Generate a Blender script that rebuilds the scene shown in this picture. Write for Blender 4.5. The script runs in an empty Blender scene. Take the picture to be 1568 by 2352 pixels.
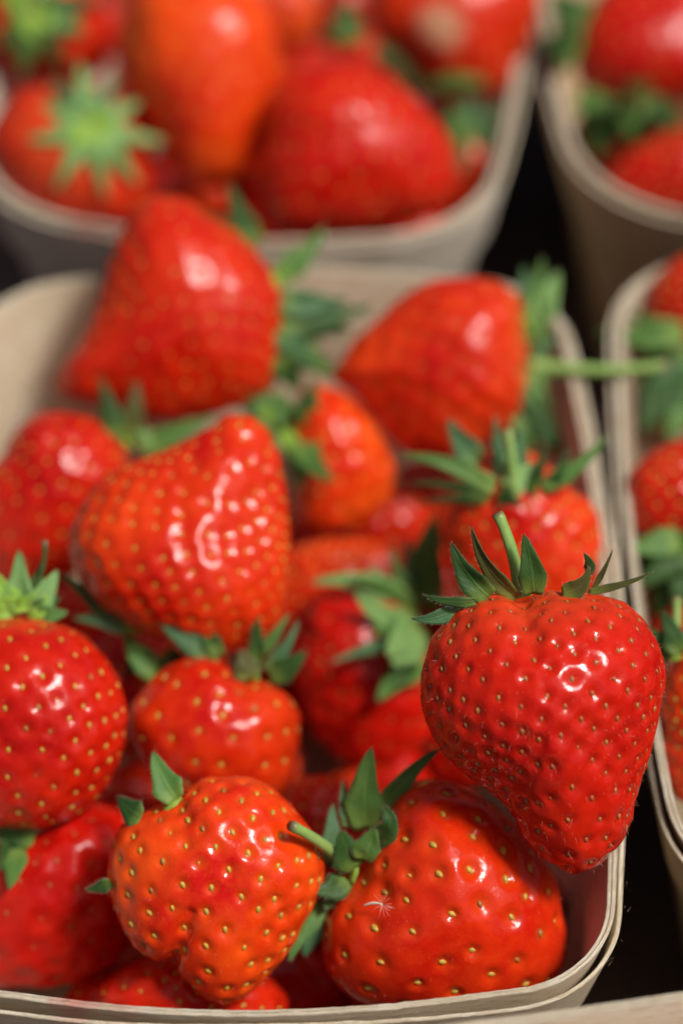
import bpy, bmesh, math, random
import numpy as np
from mathutils import Vector, Matrix

# ------------------------------------------------------------------ camera, sky, sun, exposure
S = bpy.context.scene
COL = S.collection
CM = 0.01
W, H = 1568.0, 2352.0
TANH = 0.18                      # 36 mm tall frame behind a 100 mm lens
DIST = 55 * CM
PITCH = math.radians(45)
FWD = np.array([0, math.cos(PITCH), -math.sin(PITCH)])
RIGHT = np.array([1.0, 0, 0])
UP = np.array([0, math.sin(PITCH), math.cos(PITCH)])
BACK = -FWD
CAM = np.array([0, 0, 8 * CM]) - DIST * FWD

cam_d = bpy.data.cameras.new('camera')
cam = bpy.data.objects.new('camera', cam_d)
COL.objects.link(cam)
cam.location = CAM
cam.rotation_euler = (math.pi / 2 - PITCH, 0, 0)
cam_d.sensor_fit = 'VERTICAL'
cam_d.sensor_height = 36
cam_d.sensor_width = 24
cam_d.lens = 100
cam_d.clip_start = 0.02
cam_d.clip_end = 50
cam_d.dof.use_dof = True
cam_d.dof.focus_distance = 0.483
cam_d.dof.aperture_fstop = 5.6
S.camera = cam

SUN = Vector((0.42, -0.22, 0.88)).normalized()
world = bpy.data.worlds.new('World')
S.world = world
world.use_nodes = True
wn = world.node_tree
sky = wn.nodes.new('ShaderNodeTexSky')
sky.sky_type = 'NISHITA'
sky.sun_disc = False
sky.sun_elevation = math.asin(SUN.z)
sky.sun_rotation = math.atan2(SUN.x, SUN.y)
sky.dust_density = 6.0
sky.air_density = 0.4
sky.ozone_density = 0.0
bg = wn.nodes['Background']
bg.inputs['Strength'].default_value = 0.057
wn.links.new(sky.outputs['Color'], bg.inputs['Color'])
sun_d = bpy.data.lights.new('sun', 'SUN')
sun_d.energy = 2.7
sun_d.angle = math.radians(11)
sun_d.color = (1.0, 0.97, 0.92)
sun = bpy.data.objects.new('sun', sun_d)
COL.objects.link(sun)
sun.rotation_euler = SUN.to_track_quat('Z', 'Y').to_euler()
sun.location = (0.3, 0, 1)
S.view_settings.view_transform = 'Standard'
S.view_settings.look = 'None'
S.view_settings.exposure = 0.27
S.view_settings.gamma = 1.0
S.render.engine = 'CYCLES'

rng = np.random.default_rng(7)
random.seed(7)

# ------------------------------------------------------------------ helpers
def axial(py, z_cm):
    """axial depth (m) of the point seen at row py that lies at height z_cm"""
    t = (py - H / 2) / (H / 2) * TANH
    # ray = FWD - t*UP ; height: CAMz + d*(FWDz - t*UPz) = z
    return (z_cm * CM - CAM[2]) / (FWD[2] - t * UP[2])

def pix(px, py, d):
    sx = (px - W / 2) / (H / 2) * TANH
    sy = -(py - H / 2) / (H / 2) * TANH
    return CAM + d * (FWD + sx * RIGHT + sy * UP)

def mpp(d):
    return d * TANH / (H / 2)

def link(name, me, mat, parent=None, smooth=True):
    o = bpy.data.objects.new(name, me)
    COL.objects.link(o)
    if mat is not None and len(me.materials) == 0:
        me.materials.append(mat)
    if parent is not None:
        o.parent = parent
    if smooth:
        me.polygons.foreach_set('use_smooth', [True] * len(me.polygons))
    return o

def mesh_np(name, co, faces, nside):
    me = bpy.data.meshes.new(name)
    n = len(faces)
    me.vertices.add(len(co))
    me.vertices.foreach_set('co', np.asarray(co, dtype=np.float32).ravel())
    me.loops.add(n * nside)
    me.loops.foreach_set('vertex_index', np.asarray(faces, dtype=np.int32).ravel())
    me.polygons.add(n)
    me.polygons.foreach_set('loop_start', np.arange(0, n * nside, nside, dtype=np.int32))
    me.polygons.foreach_set('loop_total', np.full(n, nside, dtype=np.int32))
    me.update(calc_edges=True)
    return me

def make_mesh_late(name, co, fa, uv):
    me = bpy.data.meshes.new(name); me.from_pydata([tuple(c) for c in co], [], fa)
    l = me.uv_layers.new(name='UVMap')
    for lp in me.loops: l.data[lp.index].uv = uv[lp.vertex_index]
    return me

def tag(o, label, cat, group=None, kind=None):
    if label: o['label'] = label
    if cat: o['category'] = cat
    if group: o['group'] = group
    if kind: o['kind'] = kind

class NT:
    def __init__(s, mat):
        mat.use_nodes = True
        s.t = mat.node_tree
        s.b = s.t.nodes['Principled BSDF']
        s.out = s.t.nodes['Material Output']
    def n(s, typ, **kw):
        nd = s.t.nodes.new(typ)
        for k, v in kw.items():
            if k.startswith('i_'):
                key = k[2:]
                key = int(key) if key.isdigit() else key.replace('_', ' ')
                nd.inputs[key].default_value = v
            else:
                setattr(nd, k, v)
        return nd
    def l(s, a, b): s.t.links.new(a, b)
    def mix(s, fac, a, b, blend='MIX'):
        m = s.t.nodes.new('ShaderNodeMix'); m.data_type = 'RGBA'; m.blend_type = blend
        for sock, v in ((m.inputs[0], fac), (m.inputs[6], a), (m.inputs[7], b)):
            if hasattr(v, 'is_output'): s.l(v, sock)
            elif isinstance(v, (int, float)): sock.default_value = v
            else: sock.default_value = (*v, 1)
        return m.outputs[2]
    def ramp(s, fac, stops):
        r = s.t.nodes.new('ShaderNodeValToRGB')
        els = r.color_ramp.elements
        while len(els) < len(stops): els.new(0.5)
        for e, (p, c) in zip(els, stops):
            e.position = p
            e.color = (c, c, c, 1) if isinstance(c, (int, float)) else (*c, 1)
        s.l(fac, r.inputs[0])
        return r.outputs[0]
    def noise(s, vec, scale, detail=3, rough=0.5):
        nd = s.n('ShaderNodeTexNoise'); nd.inputs['Scale'].default_value = scale
        nd.inputs['Detail'].default_value = detail; nd.inputs['Roughness'].default_value = rough
        if vec is not None: s.l(vec, nd.inputs['Vector'])
        return nd.outputs['Fac']

# ------------------------------------------------------------------ materials
def lerp3(a, b, f): return tuple(a[i] + (b[i] - a[i]) * f for i in range(3))
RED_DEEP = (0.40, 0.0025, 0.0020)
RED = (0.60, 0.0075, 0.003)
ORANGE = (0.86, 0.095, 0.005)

def flesh_material(orange, dull=0.0, patch=None):
    m = bpy.data.materials.new('strawberry_flesh')
    t = NT(m)
    tc = t.n('ShaderNodeTexCoord').outputs['Object']
    a1 = t.n('ShaderNodeAttribute', attribute_name='seed_distance').outputs['Fac']
    a2 = t.n('ShaderNodeAttribute', attribute_name='along').outputs['Fac']
    big = t.noise(tc, 52, 3, 0.55)
    mid = t.noise(tc, 320, 3, 0.6)
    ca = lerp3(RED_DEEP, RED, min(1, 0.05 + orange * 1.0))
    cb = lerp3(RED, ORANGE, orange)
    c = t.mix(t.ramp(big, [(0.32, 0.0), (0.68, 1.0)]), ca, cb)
    # paler, more orange towards the calyx
    top = t.ramp(a2, [(0.0, 1.0), (0.28, 0.0)])
    c = t.mix(t.mix(0.7, (0, 0, 0), top), c, lerp3(RED, (0.86, 0.19, 0.035), 0.35 + 0.55 * orange))
    # mottled flecks between the seeds
    c = t.mix(t.ramp(mid, [(0.45, 0.0), (0.75, 0.35)]), c, lerp3((0.72, 0.02, 0.008), (0.9, 0.12, 0.01), orange))
    # a thin yellowish skin round every seed
    c = t.mix(t.ramp(a1, [(0.10, 0.35), (0.34, 0.0)]), c, lerp3((0.36, 0.010, 0.003), (0.75, 0.13, 0.008), min(1, orange * 1.3)))
    spk = t.noise(tc, 2600, 1, 0.5)
    c = t.mix(t.ramp(spk, [(0.74, 0.0), (0.78, 0.5)]), c, (0.9, 0.22, 0.06))
    if patch is not None:
        d = t.n('ShaderNodeVectorMath', operation='DISTANCE'); d.inputs[1].default_value = patch[0]
        t.l(tc, d.inputs[0])
        f = t.ramp(d.outputs['Value'], [(0.0, 1.0), (patch[1], 0.0)])
        c = t.mix(f, c, patch[2])
    t.l(c, t.b.inputs['Base Color'])
    t.b.inputs['Subsurface Weight'].default_value = 0.15
    t.b.inputs['Subsurface Radius'].default_value = (1.0, 0.18, 0.08)
    t.b.inputs['Subsurface Scale'].default_value = 0.0022
    rough = t.ramp(t.noise(tc, 420, 3, 0.6), [(0.3, 0.08 + dull), (0.75, 0.18 + dull)])
    dullp = t.ramp(t.noise(tc, 110, 3, 0.6), [(0.52, 0.0), (0.70, 0.16)])
    ra = t.n('ShaderNodeMath', operation='ADD'); t.l(rough, ra.inputs[0]); t.l(dullp, ra.inputs[1])
    t.l(ra.outputs[0], t.b.inputs['Roughness'])
    t.b.inputs['IOR'].default_value = 1.42
    b1 = t.n('ShaderNodeBump'); b1.inputs['Strength'].default_value = 0.4; b1.inputs['Distance'].default_value = 0.00018
    nz = t.n('ShaderNodeTexNoise'); nz.inputs['Scale'].default_value = 650; nz.inputs['Detail'].default_value = 4; nz.inputs['Roughness'].default_value = 0.55
    nz.inputs['Distortion'].default_value = 1.2; t.l(tc, nz.inputs['Vector'])
    t.l(nz.outputs['Fac'], b1.inputs['Height'])
    b2 = t.n('ShaderNodeBump'); b2.inputs['Strength'].default_value = 0.25; b2.inputs['Distance'].default_value = 0.00008
    t.l(t.noise(tc, 3600, 2, 0.6), b2.inputs['Height'])
    t.l(b1.outputs[0], b2.inputs['Normal'])
    t.l(b2.outputs[0], t.b.inputs['Normal'])
    return m

def seed_material(colour, colour2):
    m = bpy.data.materials.new('strawberry_seed')
    t = NT(m)
    r = t.n('ShaderNodeObjectInfo').outputs['Random']
    tc = t.n('ShaderNodeTexCoord').outputs['Object']
    c = t.mix(r, colour, colour2)
    c = t.mix(t.ramp(t.noise(tc, 1.5, 2), [(0.45, 0.0), (0.75, 0.5)]), c, (0.25, 0.06, 0.012))
    c = t.mix(t.ramp(r, [(0.80, 0.0), (0.95, 0.7)]), c, (0.28, 0.05, 0.015))
    t.l(c, t.b.inputs['Base Color'])
    t.b.inputs['Roughness'].default_value = 0.34
    return m

def leaf_material(top, vein, name='sepal_green', trans=0.22):
    m = bpy.data.materials.new(name)
    t = NT(m)
    uv = t.n('ShaderNodeUVMap').outputs['UV']
    sep = t.n('ShaderNodeSeparateXYZ'); t.l(uv, sep.inputs[0])
    tc = t.n('ShaderNodeTexCoord').outputs['Object']
    # distance from the midrib
    ab = t.n('ShaderNodeMath', operation='ABSOLUTE'); t.l(sep.outputs['Y'], ab.inputs[0])
    rib = t.ramp(ab.outputs[0], [(0.0, 1.0), (0.13, 0.0)])
    # side veins sweep forward from the midrib
    mp = t.n('ShaderNodeMath', operation='MULTIPLY_ADD'); t.l(ab.outputs[0], mp.inputs[0]); mp.inputs[1].default_value = -0.45
    t.l(sep.outputs['X'], mp.inputs[2])
    sn = t.n('ShaderNodeMath', operation='MULTIPLY'); t.l(mp.outputs[0], sn.inputs[0]); sn.inputs[1].default_value = 52
    si = t.n('ShaderNodeMath', operation='SINE'); t.l(sn.outputs[0], si.inputs[0])
    side = t.ramp(si.outputs[0], [(0.80, 0.0), (0.99, 0.35)])
    blot = t.ramp(t.noise(tc, 260, 3, 0.6), [(0.3, 0.0), (0.72, 1.0)])
    c = t.mix(blot, top, lerp3(top, vein, 0.45))
    c = t.mix(side, c, vein)
    c = t.mix(t.mix(0.6, (0, 0, 0), rib), c, vein)
    basef = t.ramp(sep.outputs['X'], [(0.0, 0.75), (0.32, 0.0)])
    c = t.mix(basef, c, lerp3(vein, (0.30, 0.42, 0.06), 0.6))
    tipf = t.ramp(sep.outputs['X'], [(0.90, 0.0), (0.99, 0.75)])
    c = t.mix(tipf, c, (0.16, 0.075, 0.03))
    t.l(c, t.b.inputs['Base Color'])
    t.b.inputs['Roughness'].default_value = 0.50; t.b.inputs['Specular IOR Level'].default_value = 0.32
    t.b.inputs['Sheen Weight'].default_value = 0.08
    t.b.inputs['Sheen Roughness'].default_value = 0.4
    bp = t.n('ShaderNodeBump'); bp.inputs['Strength'].default_value = 0.8; bp.inputs['Distance'].default_value = 0.0004
    hh = t.mix(0.5, t.mix(0.5, side, rib), t.noise(tc, 900, 3, 0.6))
    t.l(hh, bp.inputs['Height']); t.l(bp.outputs[0], t.b.inputs['Normal'])
    tr = t.n('ShaderNodeBsdfTranslucent'); t.l(c, tr.inputs['Color'])
    mx = t.n('ShaderNodeMixShader'); mx.inputs[0].default_value = trans
    t.l(t.b.outputs[0], mx.inputs[1]); t.l(tr.outputs[0], mx.inputs[2])
    t.l(mx.outputs[0], t.out.inputs['Surface'])
    return m

LEAF = {
    'd': leaf_material((0.022, 0.075, 0.014), (0.08, 0.17, 0.035), 'sepal_dark_green'),
    'm': leaf_material((0.075, 0.190, 0.036), (0.18, 0.33, 0.08), 'sepal_mid_green'),
    'p': leaf_material((0.18, 0.37, 0.11), (0.33, 0.52, 0.16), 'sepal_pale_green'),
    't': leaf_material((0.060, 0.160, 0.065), (0.14, 0.28, 0.11), 'sepal_blue_green'),
    'o': leaf_material((0.060, 0.075, 0.014), (0.16, 0.13, 0.03), 'sepal_olive'),
    'y': leaf_material((0.22, 0.42, 0.04), (0.36, 0.56, 0.08), 'sepal_yellow_green'),
}

def stem_material(c1, c2, name):
    m = bpy.data.materials.new(name)
    t = NT(m)
    uv = t.n('ShaderNodeUVMap').outputs['UV']
    sep = t.n('ShaderNodeSeparateXYZ'); t.l(uv, sep.inputs[0])
    tc = t.n('ShaderNodeTexCoord').outputs['Object']
    c = t.mix(t.ramp(t.noise(tc, 300, 3), [(0.35, 0.0), (0.7, 1.0)]), c1, c2)
    c = t.mix(t.ramp(sep.outputs['X'], [(0.93, 0.0), (0.99, 0.9)]), c, (0.16, 0.09, 0.045))
    t.l(c, t.b.inputs['Base Color'])
    t.b.inputs['Roughness'].default_value = 0.42
    t.b.inputs['Subsurface Weight'].default_value = 0.15
    t.b.inputs['Subsurface Scale'].default_value = 0.001
    bp = t.n('ShaderNodeBump'); bp.inputs['Strength'].default_value = 0.4; bp.inputs['Distance'].default_value = 0.0002
    t.l(t.noise(tc, 1400, 2), bp.inputs['Height']); t.l(bp.outputs[0], t.b.inputs['Normal'])
    return m
STEM = {'g': stem_material((0.20, 0.36, 0.08), (0.30, 0.45, 0.13), 'stem_pale_green'),
        'd': stem_material((0.035, 0.07, 0.015), (0.08, 0.13, 0.03), 'stem_dark_green')}

def wood_material(name, c1, c2, c3, stain=None):
    m = bpy.data.materials.new(name)
    t = NT(m)
    uv = t.n('ShaderNodeUVMap').outputs['UV']
    def mapped(sx, sy):
        mp = t.n('ShaderNodeMapping'); mp.inputs['Scale'].default_value = (sx, sy, 1); t.l(uv, mp.inputs['Vector']); return mp.outputs[0]
    fine = t.noise(mapped(170, 2300), 1.0, 4, 0.7)
    wide = t.noise(mapped(45, 420), 1.0, 3, 0.6)
    blot = t.noise(mapped(45, 60), 1.0, 3, 0.6)
    c = t.mix(t.ramp(wide, [(0.30, 0.0), (0.70, 1.0)]), c1, c2)
    c = t.mix(t.ramp(fine, [(0.44, 0.0), (0.62, 0.85)]), c, c3)
    c = t.mix(t.ramp(blot, [(0.55, 0.0), (0.8, 0.35)]), c, c3)
    if stain is not None:
        tc = t.n('ShaderNodeTexCoord').outputs['Object']
        for (cen, rad, colr) in stain:
            d = t.n('ShaderNodeVectorMath', operation='DISTANCE'); d.inputs[1].default_value = cen
            mp = t.n('ShaderNodeVectorMath', operation='MULTIPLY_ADD'); t.l(tc, mp.inputs[0])
            mp.inputs[1].default_value = (1, 1, 1)
            t.l(tc, d.inputs[0])
            ad = t.n('ShaderNodeMath', operation='MULTIPLY_ADD'); t.l(t.noise(tc, 260, 3), ad.inputs[0]); ad.inputs[1].default_value = rad * 0.9
            t.l(d.outputs['Value'], ad.inputs[2])
            f = t.ramp(ad.outputs[0], [(rad * 0.7, 0.75), (rad * 1.35, 0.0)])
            c = t.mix(f, c, colr)
    t.l(c, t.b.inputs['Base Color'])
    t.b.inputs['Roughness'].default_value = 0.62
    t.b.inputs['IOR'].default_value = 1.35
    bp = t.n('ShaderNodeBump'); bp.inputs['Strength'].default_value = 1.0; bp.inputs['Distance'].default_value = 0.0012
    t.l(t.mix(0.25, fine, wide), bp.inputs['Height']); t.l(bp.outputs[0], t.b.inputs['Normal'])
    return m

# ------------------------------------------------------------------ setting: the dark table top
def build_table():
    m = bpy.data.materials.new('dark_table')
    t = NT(m)
    tc = t.n('ShaderNodeTexCoord').outputs['Object']
    c = t.mix(t.ramp(t.noise(tc, 30, 4), [(0.35, 0.0), (0.7, 1.0)]), (0.075, 0.048, 0.036), (0.13, 0.085, 0.065))
    t.l(c, t.b.inputs['Base Color']); t.b.inputs['Roughness'].default_value = 0.8
    bm = bmesh.new()
    bmesh.ops.create_grid(bm, x_segments=40, y_segments=40, size=0.9)
    for v in bm.verts:
        v.co.z = 0.0006 * math.sin(v.co.x * 37) * math.cos(v.co.y * 31)
    me = bpy.data.meshes.new('table_top'); bm.to_mesh(me); bm.free()
    o = link('table_top', me, m)
    o.location = (0, 0.1, -0.001)
    tag(o, 'dark brown surface under the wooden punnets', None, None, 'structure')
    del o['label']
build_table()

# ------------------------------------------------------------------ punnets
def rounded_path(a, b, r, bow, n=220):
    """closed path, corners of radius r, sides bowed outwards; centimetres"""
    pts = []
    def side(p0, p1, nrm, k):
        L = math.hypot(p1[0] - p0[0], p1[1] - p0[1])
        for i in range(k):
            s = i / k
            q = 4 * s * (1 - s) * bow
            pts.append((p0[0] + (p1[0] - p0[0]) * s + nrm[0] * q, p0[1] + (p1[1] - p0[1]) * s + nrm[1] * q))
    def arc(cx, cy, a0, k=16):
        for i in range(k):
            t = a0 + (math.pi / 2) * i / k
            pts.append((cx + r * math.cos(t), cy + r * math.sin(t)))
    side((a, -b + r), (a, b - r), (1, 0), 30); arc(a - r, b - r, 0)
    side((a - r, b), (-a + r, b), (0, 1), 24); arc(-a + r, b - r, math.pi / 2)
    side((-a, b - r), (-a, -b + r), (-1, 0), 30); arc(-a + r, -b + r, math.pi)
    side((-a + r, -b), (a - r, -b), (0, -1), 24); arc(a - r, -b + r, 1.5 * math.pi)
    P = np.array(pts)
    # smooth and resample evenly
    for _ in range(3):
        P = 0.25 * np.roll(P, 1, 0) + 0.5 * P + 0.25 * np.roll(P, -1, 0)
    Q = np.vstack([P, P[:1]])
    L = np.concatenate([[0], np.cumsum(np.linalg.norm(np.diff(Q, axis=0), axis=1))])
    u = np.linspace(0, L[-1], n, endpoint=False)
    return np.stack([np.interp(u, L, Q[:, 0]), np.interp(u, L, Q[:, 1])], 1), u

def band(name, parent, mat, a, b, r, bow, z0, z1, thick, off, taper, seed, ztop_amp=0.05, offamp=0.0, rows=10, n=640, corner_lift=0.0, bulge=0.0):
    """a closed veneer strip with an inner face, an outer face and cut edges, UV in metres"""
    P, u = rounded_path(a, b, r, bow, n)
    T = np.roll(P, -1, 0) - np.roll(P, 1, 0)
    T /= np.linalg.norm(T, axis=1)[:, None]
    N = np.stack([T[:, 1], -T[:, 0]], 1)
    if (N * P).sum() < 0: N = -N
    rg = np.random.default_rng(seed)
    ph = rg.uniform(0, 6.28, 8)
    k = 2 * np.pi * u / (u[-1] + (u[1] - u[0]))
    wav = sum(np.sin(k * f + ph[i]) * w for i, (f, w) in enumerate([(2, .5), (3, .4), (5, .3), (9, .15)]))
    rag = rg.normal(0, 1, n); rag = (rag + np.roll(rag, 1)) / 2
    offv = off + offamp * (0.5 + 0.5 * np.sin(k * 3 + ph[5])) + offamp * 0.4 * np.sin(k * 7 + ph[6])
    rad = np.abs(P[:, 0] / a) ** 4 * np.abs(P[:, 1] / b) ** 4
    ztop = z1 + ztop_amp * wav + 0.006 * rag * (0.4 + np.abs(np.sin(k * 2.3 + 1))) + corner_lift * rad * 3
    rings = []
    def ring(z, o):
        f = 1 - (z1 - z) / z1 * taper
        ins = (1 - (z / z1)) * taper
        x = (P[:, 0] + N[:, 0] * (o + bulge * math.sin(math.pi * min(1, max(0, z / z1))))) - np.sign(P[:, 0]) * np.minimum(np.abs(P[:, 0]), a * 0.8) / (a * 0.8) * ins
        y = (P[:, 1] + N[:, 1] * (o + bulge * math.sin(math.pi * min(1, max(0, z / z1))))) - np.sign(P[:, 1]) * np.minimum(np.abs(P[:, 1]), b * 0.8) / (b * 0.8) * ins
        return x, y
    zs = np.linspace(z0, z1, rows)
    co, uvs = [], []
    def add(z, o, v):
        x, y = ring(z, 0)
        x = x + N[:, 0] * o; y = y + N[:, 1] * o
        zz = np.full(n, z) + (ztop - z1) * max(0.0, (z - z0) / (z1 - z0)) ** 1.5
        co.append(np.stack([x, y, zz], 1)); uvs.append(np.stack([u * CM + seed * .37, np.full(n, v * CM)], 1))
    for z in zs: add(z, offv + thick, z)                 # outer face going up
    add(z1 + 0.006, offv + thick * 0.9, z1 + 0.03)
    add(z1 + 0.009, offv + thick * 0.5, z1 + 0.08)
    add(z1 + 0.006, offv + thick * 0.1, z1 + 0.11)
    for z in zs[::-1]: add(z, offv, z + 3.3)             # inner face going down
    R = len(co)
    co = np.vstack(co) * CM
    uvs = np.vstack(uvs)
    faces = []
    idx = np.arange(n); nx = (idx + 1) % n
    for j in range(R):
        j2 = (j + 1) % R
        faces.append(np.stack([j * n + idx, j * n + nx, j2 * n + nx, j2 * n + idx], 1))
    faces = np.vstack(faces)
    me = mesh_np(name, co, faces, 4)
    uvl = me.uv_layers.new(name='UVMap')
    UVv = uvs[faces.ravel()]
    # keep the wrap-round face from squashing the grain
    U = UVv.reshape(-1, 4, 2)
    wrap = (U[:, :, 0].max(1) - U[:, :, 0].min(1)) > 0.1
    L = (u[-1] + u[1] - u[0]) * CM
    for q in range(4):
        low = wrap & (U[:, q, 0] < U[:, :, 0].max(1) - 0.1)
        U[low, q, 0] += L
    uvl.data.foreach_set('uv', U.ravel().astype(np.float32))
    o = link(name, me, mat, parent)
    me.materials.append(EDGE)
    mi = np.zeros(len(faces), dtype=np.int32)
    mi[(rows - 1) * n:(rows + 3) * n] = 1
    me.polygons.foreach_set('material_index', mi)
    me.set_sharp_from_angle(angle=math.radians(38))
    return o, P

def punnet(label, cx, cy, rot, a, b, r, bow, z1, mat, seed, taper=1.3, stain=None, corner=0.0):
    root = bpy.data.objects.new('punnet', None); COL.objects.link(root)
    root.location = (cx * CM, cy * CM, 0); root.rotation_euler = (0, 0, math.radians(rot))
    tag(root, label, 'punnet', 'wooden punnets of strawberries')
    band('wall', root, mat, a, b, r, bow, 0.15, z1, 0.07, 0.0, taper, seed, 0.03, rows=16, corner_lift=corner)
    band('inner_rim_strip', root, mat, a, b, r, bow, z1 - 1.9, z1 - 0.02, 0.065, -0.072, taper, seed, 0.03, offamp=-0.012, rows=7, corner_lift=corner)
    band('outer_rim_strip', root, mat, a, b, r, bow, z1 - 1.9, z1 - 0.17, 0.08, 0.11, taper, seed + 2, 0.05, offamp=0.09, rows=7, corner_lift=corner)
    # floor of the punnet
    P, u = rounded_path(a - taper, b - taper, r * 0.8, bow)
    n = len(P)
    co = [(x * CM, y * CM, 0.0035) for x, y in P] + [(x * CM, y * CM, 0.0020) for x, y in P]
    me = bpy.data.meshes.new('base')
    fs = [tuple(range(n)), tuple(range(2 * n - 1, n - 1, -1))] + [(i, n + i, n + (i + 1) % n, (i + 1) % n) for i in range(n)]
    me.from_pydata(co, [], fs)
    uvl = me.uv_layers.new(name='UVMap')
    for lp in me.loops:
        c = me.vertices[lp.vertex_index].co; uvl.data[lp.index].uv = (c.x, c.y)
    link('base', me, mat, root, smooth=False)
    return root

WOODA = wood_material('poplar_veneer', (0.80, 0.67, 0.46), (0.90, 0.81, 0.64), (0.66, 0.49, 0.28),
                      stain=[((-0.030, -0.0922, 0.0745), 0.0042, (0.75, 0.10, 0.10)), ((-0.022, -0.0925, 0.0745), 0.0034, (0.75, 0.12, 0.12)), ((0.046, -0.080, 0.0735), 0.003, (0.55, 0.30, 0.10))])
WOODB = wood_material('poplar_veneer_white', (0.84, 0.76, 0.62), (0.92, 0.87, 0.78), (0.70, 0.57, 0.40))
WOODD = wood_material('poplar_veneer_tan', (0.66, 0.50, 0.29), (0.76, 0.61, 0.39), (0.50, 0.33, 0.16))
EDGE = wood_material('veneer_cut_edge', (0.80, 0.71, 0.53), (0.90, 0.83, 0.68), (0.68, 0.53, 0.33),
    stain=[((-0.030, -0.0922, 0.0745), 0.0042, (0.75, 0.10, 0.10)), ((-0.022, -0.0925, 0.0745), 0.0034, (0.75, 0.12, 0.12))])
WOODC = wood_material('poplar_veneer_light', (0.60, 0.48, 0.31), (0.74, 0.63, 0.46), (0.44, 0.30, 0.15))
WOODE = wood_material('poplar_veneer_cream', (0.84, 0.73, 0.53), (0.92, 0.84, 0.68), (0.70, 0.53, 0.32))
#PUNNETS
PUNNETS = [
 ('pale wooden punnet in front, heaped with the sharply seen strawberries', -1.45, -1.7, 0, 6.1, 9.2, 2.0, 0.4, 7.5, WOODA, 11),
 ('pale wooden punnet behind the front one, holding the strawberry with the star of sepals', -1.75, 18.15, -5, 5.8, 9.0, 3.0, 0.35, 7.5, WOODB, 21),
 ('wooden punnet on the right edge, its tan corner beside the large strawberry', 11.7, -0.4, 0, 5.9, 8.8, 2.6, 0.2, 7.5, WOODC, 31),
 ('tan wooden punnet at the upper right with a dark gap before its corner', 11.1, 18.7, 0, 6.0, 9.1, 3.3, 0.3, 7.5, WOODD, 41),
 ('pale wooden punnet of which only the rim shows along the bottom right', 7.9, -20.80, 9, 6.2, 9.0, 1.2, 0.1, 8.95, WOODE, 51)]
for args in PUNNETS: punnet(*args)

root_a = [o for o in COL.objects if o.name == 'punnet'][0]
P_, u_ = rounded_path(6.1, 9.2, 2.0, 0.4, 640)
cc, fs, uv = [], [], []
rs = np.random.default_rng(3)
for k in range(240):
    i_ = int(rs.integers(0, 640)); lay = rs.choice([0.0, 0.22]); z_ = 7.5 - (0.0 if lay == 0 else 0.17)
    p_ = P_[i_]; q_ = P_[(i_ + 1) % 640]; t_ = (q_ - p_) / np.linalg.norm(q_ - p_); n_ = np.array([t_[1], -t_[0]])
    b0 = np.array([*(p_ + n_ * (lay + rs.uniform(0, .09))), z_ - 0.01 + rs.uniform(-0.02, 0.02)])
    L_ = rs.uniform(0.03, 0.13); d_ = np.array([*(t_ * rs.choice([-1, 1]) + n_ * rs.normal(0, .5)), rs.uniform(0.15, 1.0)]); d_ /= np.linalg.norm(d_)
    w_ = np.array([0, 0, 1]) * rs.uniform(0.003, 0.007); o0 = len(cc)
    cc += [b0 - w_, b0 + w_, b0 + d_ * L_ * .6 + w_ * .6, b0 + d_ * L_]; fs.append((o0, o0 + 1, o0 + 2, o0 + 3)); uv += [(0.01 * k, 0.3)] * 4
spl = link('splinters', make_mesh_late('splinters', np.array(cc) * CM, fs, uv), WOODA, root_a); spl['kind'] = 'stuff'

#DATA
# each strawberry: outline in the picture's frame (1568 x 2352) at the depth given by the height z (cm) of its middle
BERRIES = {}
def B(key, z, outline, axis, n, orange, thick=0.95, taper=0.25, lod=5, seedcol='y', label='', centre=None, zoff=0.0, dull=0.0, grooves=(), crater=1.0, cal=None):
    BERRIES[key] = dict(z=z, outline=outline, axis=axis, n=n, orange=orange, thick=thick, taper=taper, lod=lod, seedcol=seedcol,
                        label=label, centre=centre, dull=dull, grooves=grooves, crater=crater)
B('R', 9.9, [(964,1568),(974,1524),(989,1469),(1019,1429),(1054,1389),(1104,1364),(1144,1361),(1189,1370),(1234,1357),(1284,1357),(1324,1361),(1374,1364),(1424,1379),(1459,1404),(1484,1434),(1509,1474),(1524,1524),(1526,1568),(1521,1598),(1509,1658),(1499,1708),(1481,1768),(1461,1828),(1451,1878),(1429,1928),(1404,1958),(1369,1993),(1319,2007),(1274,1988),(1234,1963),(1194,1918),(1179,1878),(1154,1848),(1109,1808),(1054,1768),(1014,1728),(989,1683),(969,1633)],
  (0.18, -1, 0.10), 345, 0.10, thick=0.86, taper=0.35, lod=7, seedcol='r', centre=(1250,1640), label='large deep red heart-shaped strawberry leaning over the right rim of the front punnet', grooves=[((1200,1360),(1190,1470),40,0.05)])
B('BR', 6.3, [(969,1790),(1004,1788),(1044,1800),(1104,1828),(1154,1863),(1194,1903),(1224,1943),(1252,1983),(1274,2018),(1286,2058),(1296,2108),(1303,2153),(1290,2225),(1230,2290),(1130,2330),(1000,2340),(880,2320),(800,2285),(754,2235),(740,2180),(744,2110),(765,2060),(795,2010),(835,1950),(875,1890),(905,1840),(935,1805)],
  (0.55, -0.42, 0.62), 120, 0.42, thick=0.92, taper=0.1, lod=7, seedcol='y', centre=(1030,2065), label='glossy red strawberry at the front right with its green stem pointing left', grooves=[((800,2010),(860,2040),55,0.07)], crater=0.95)
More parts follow.
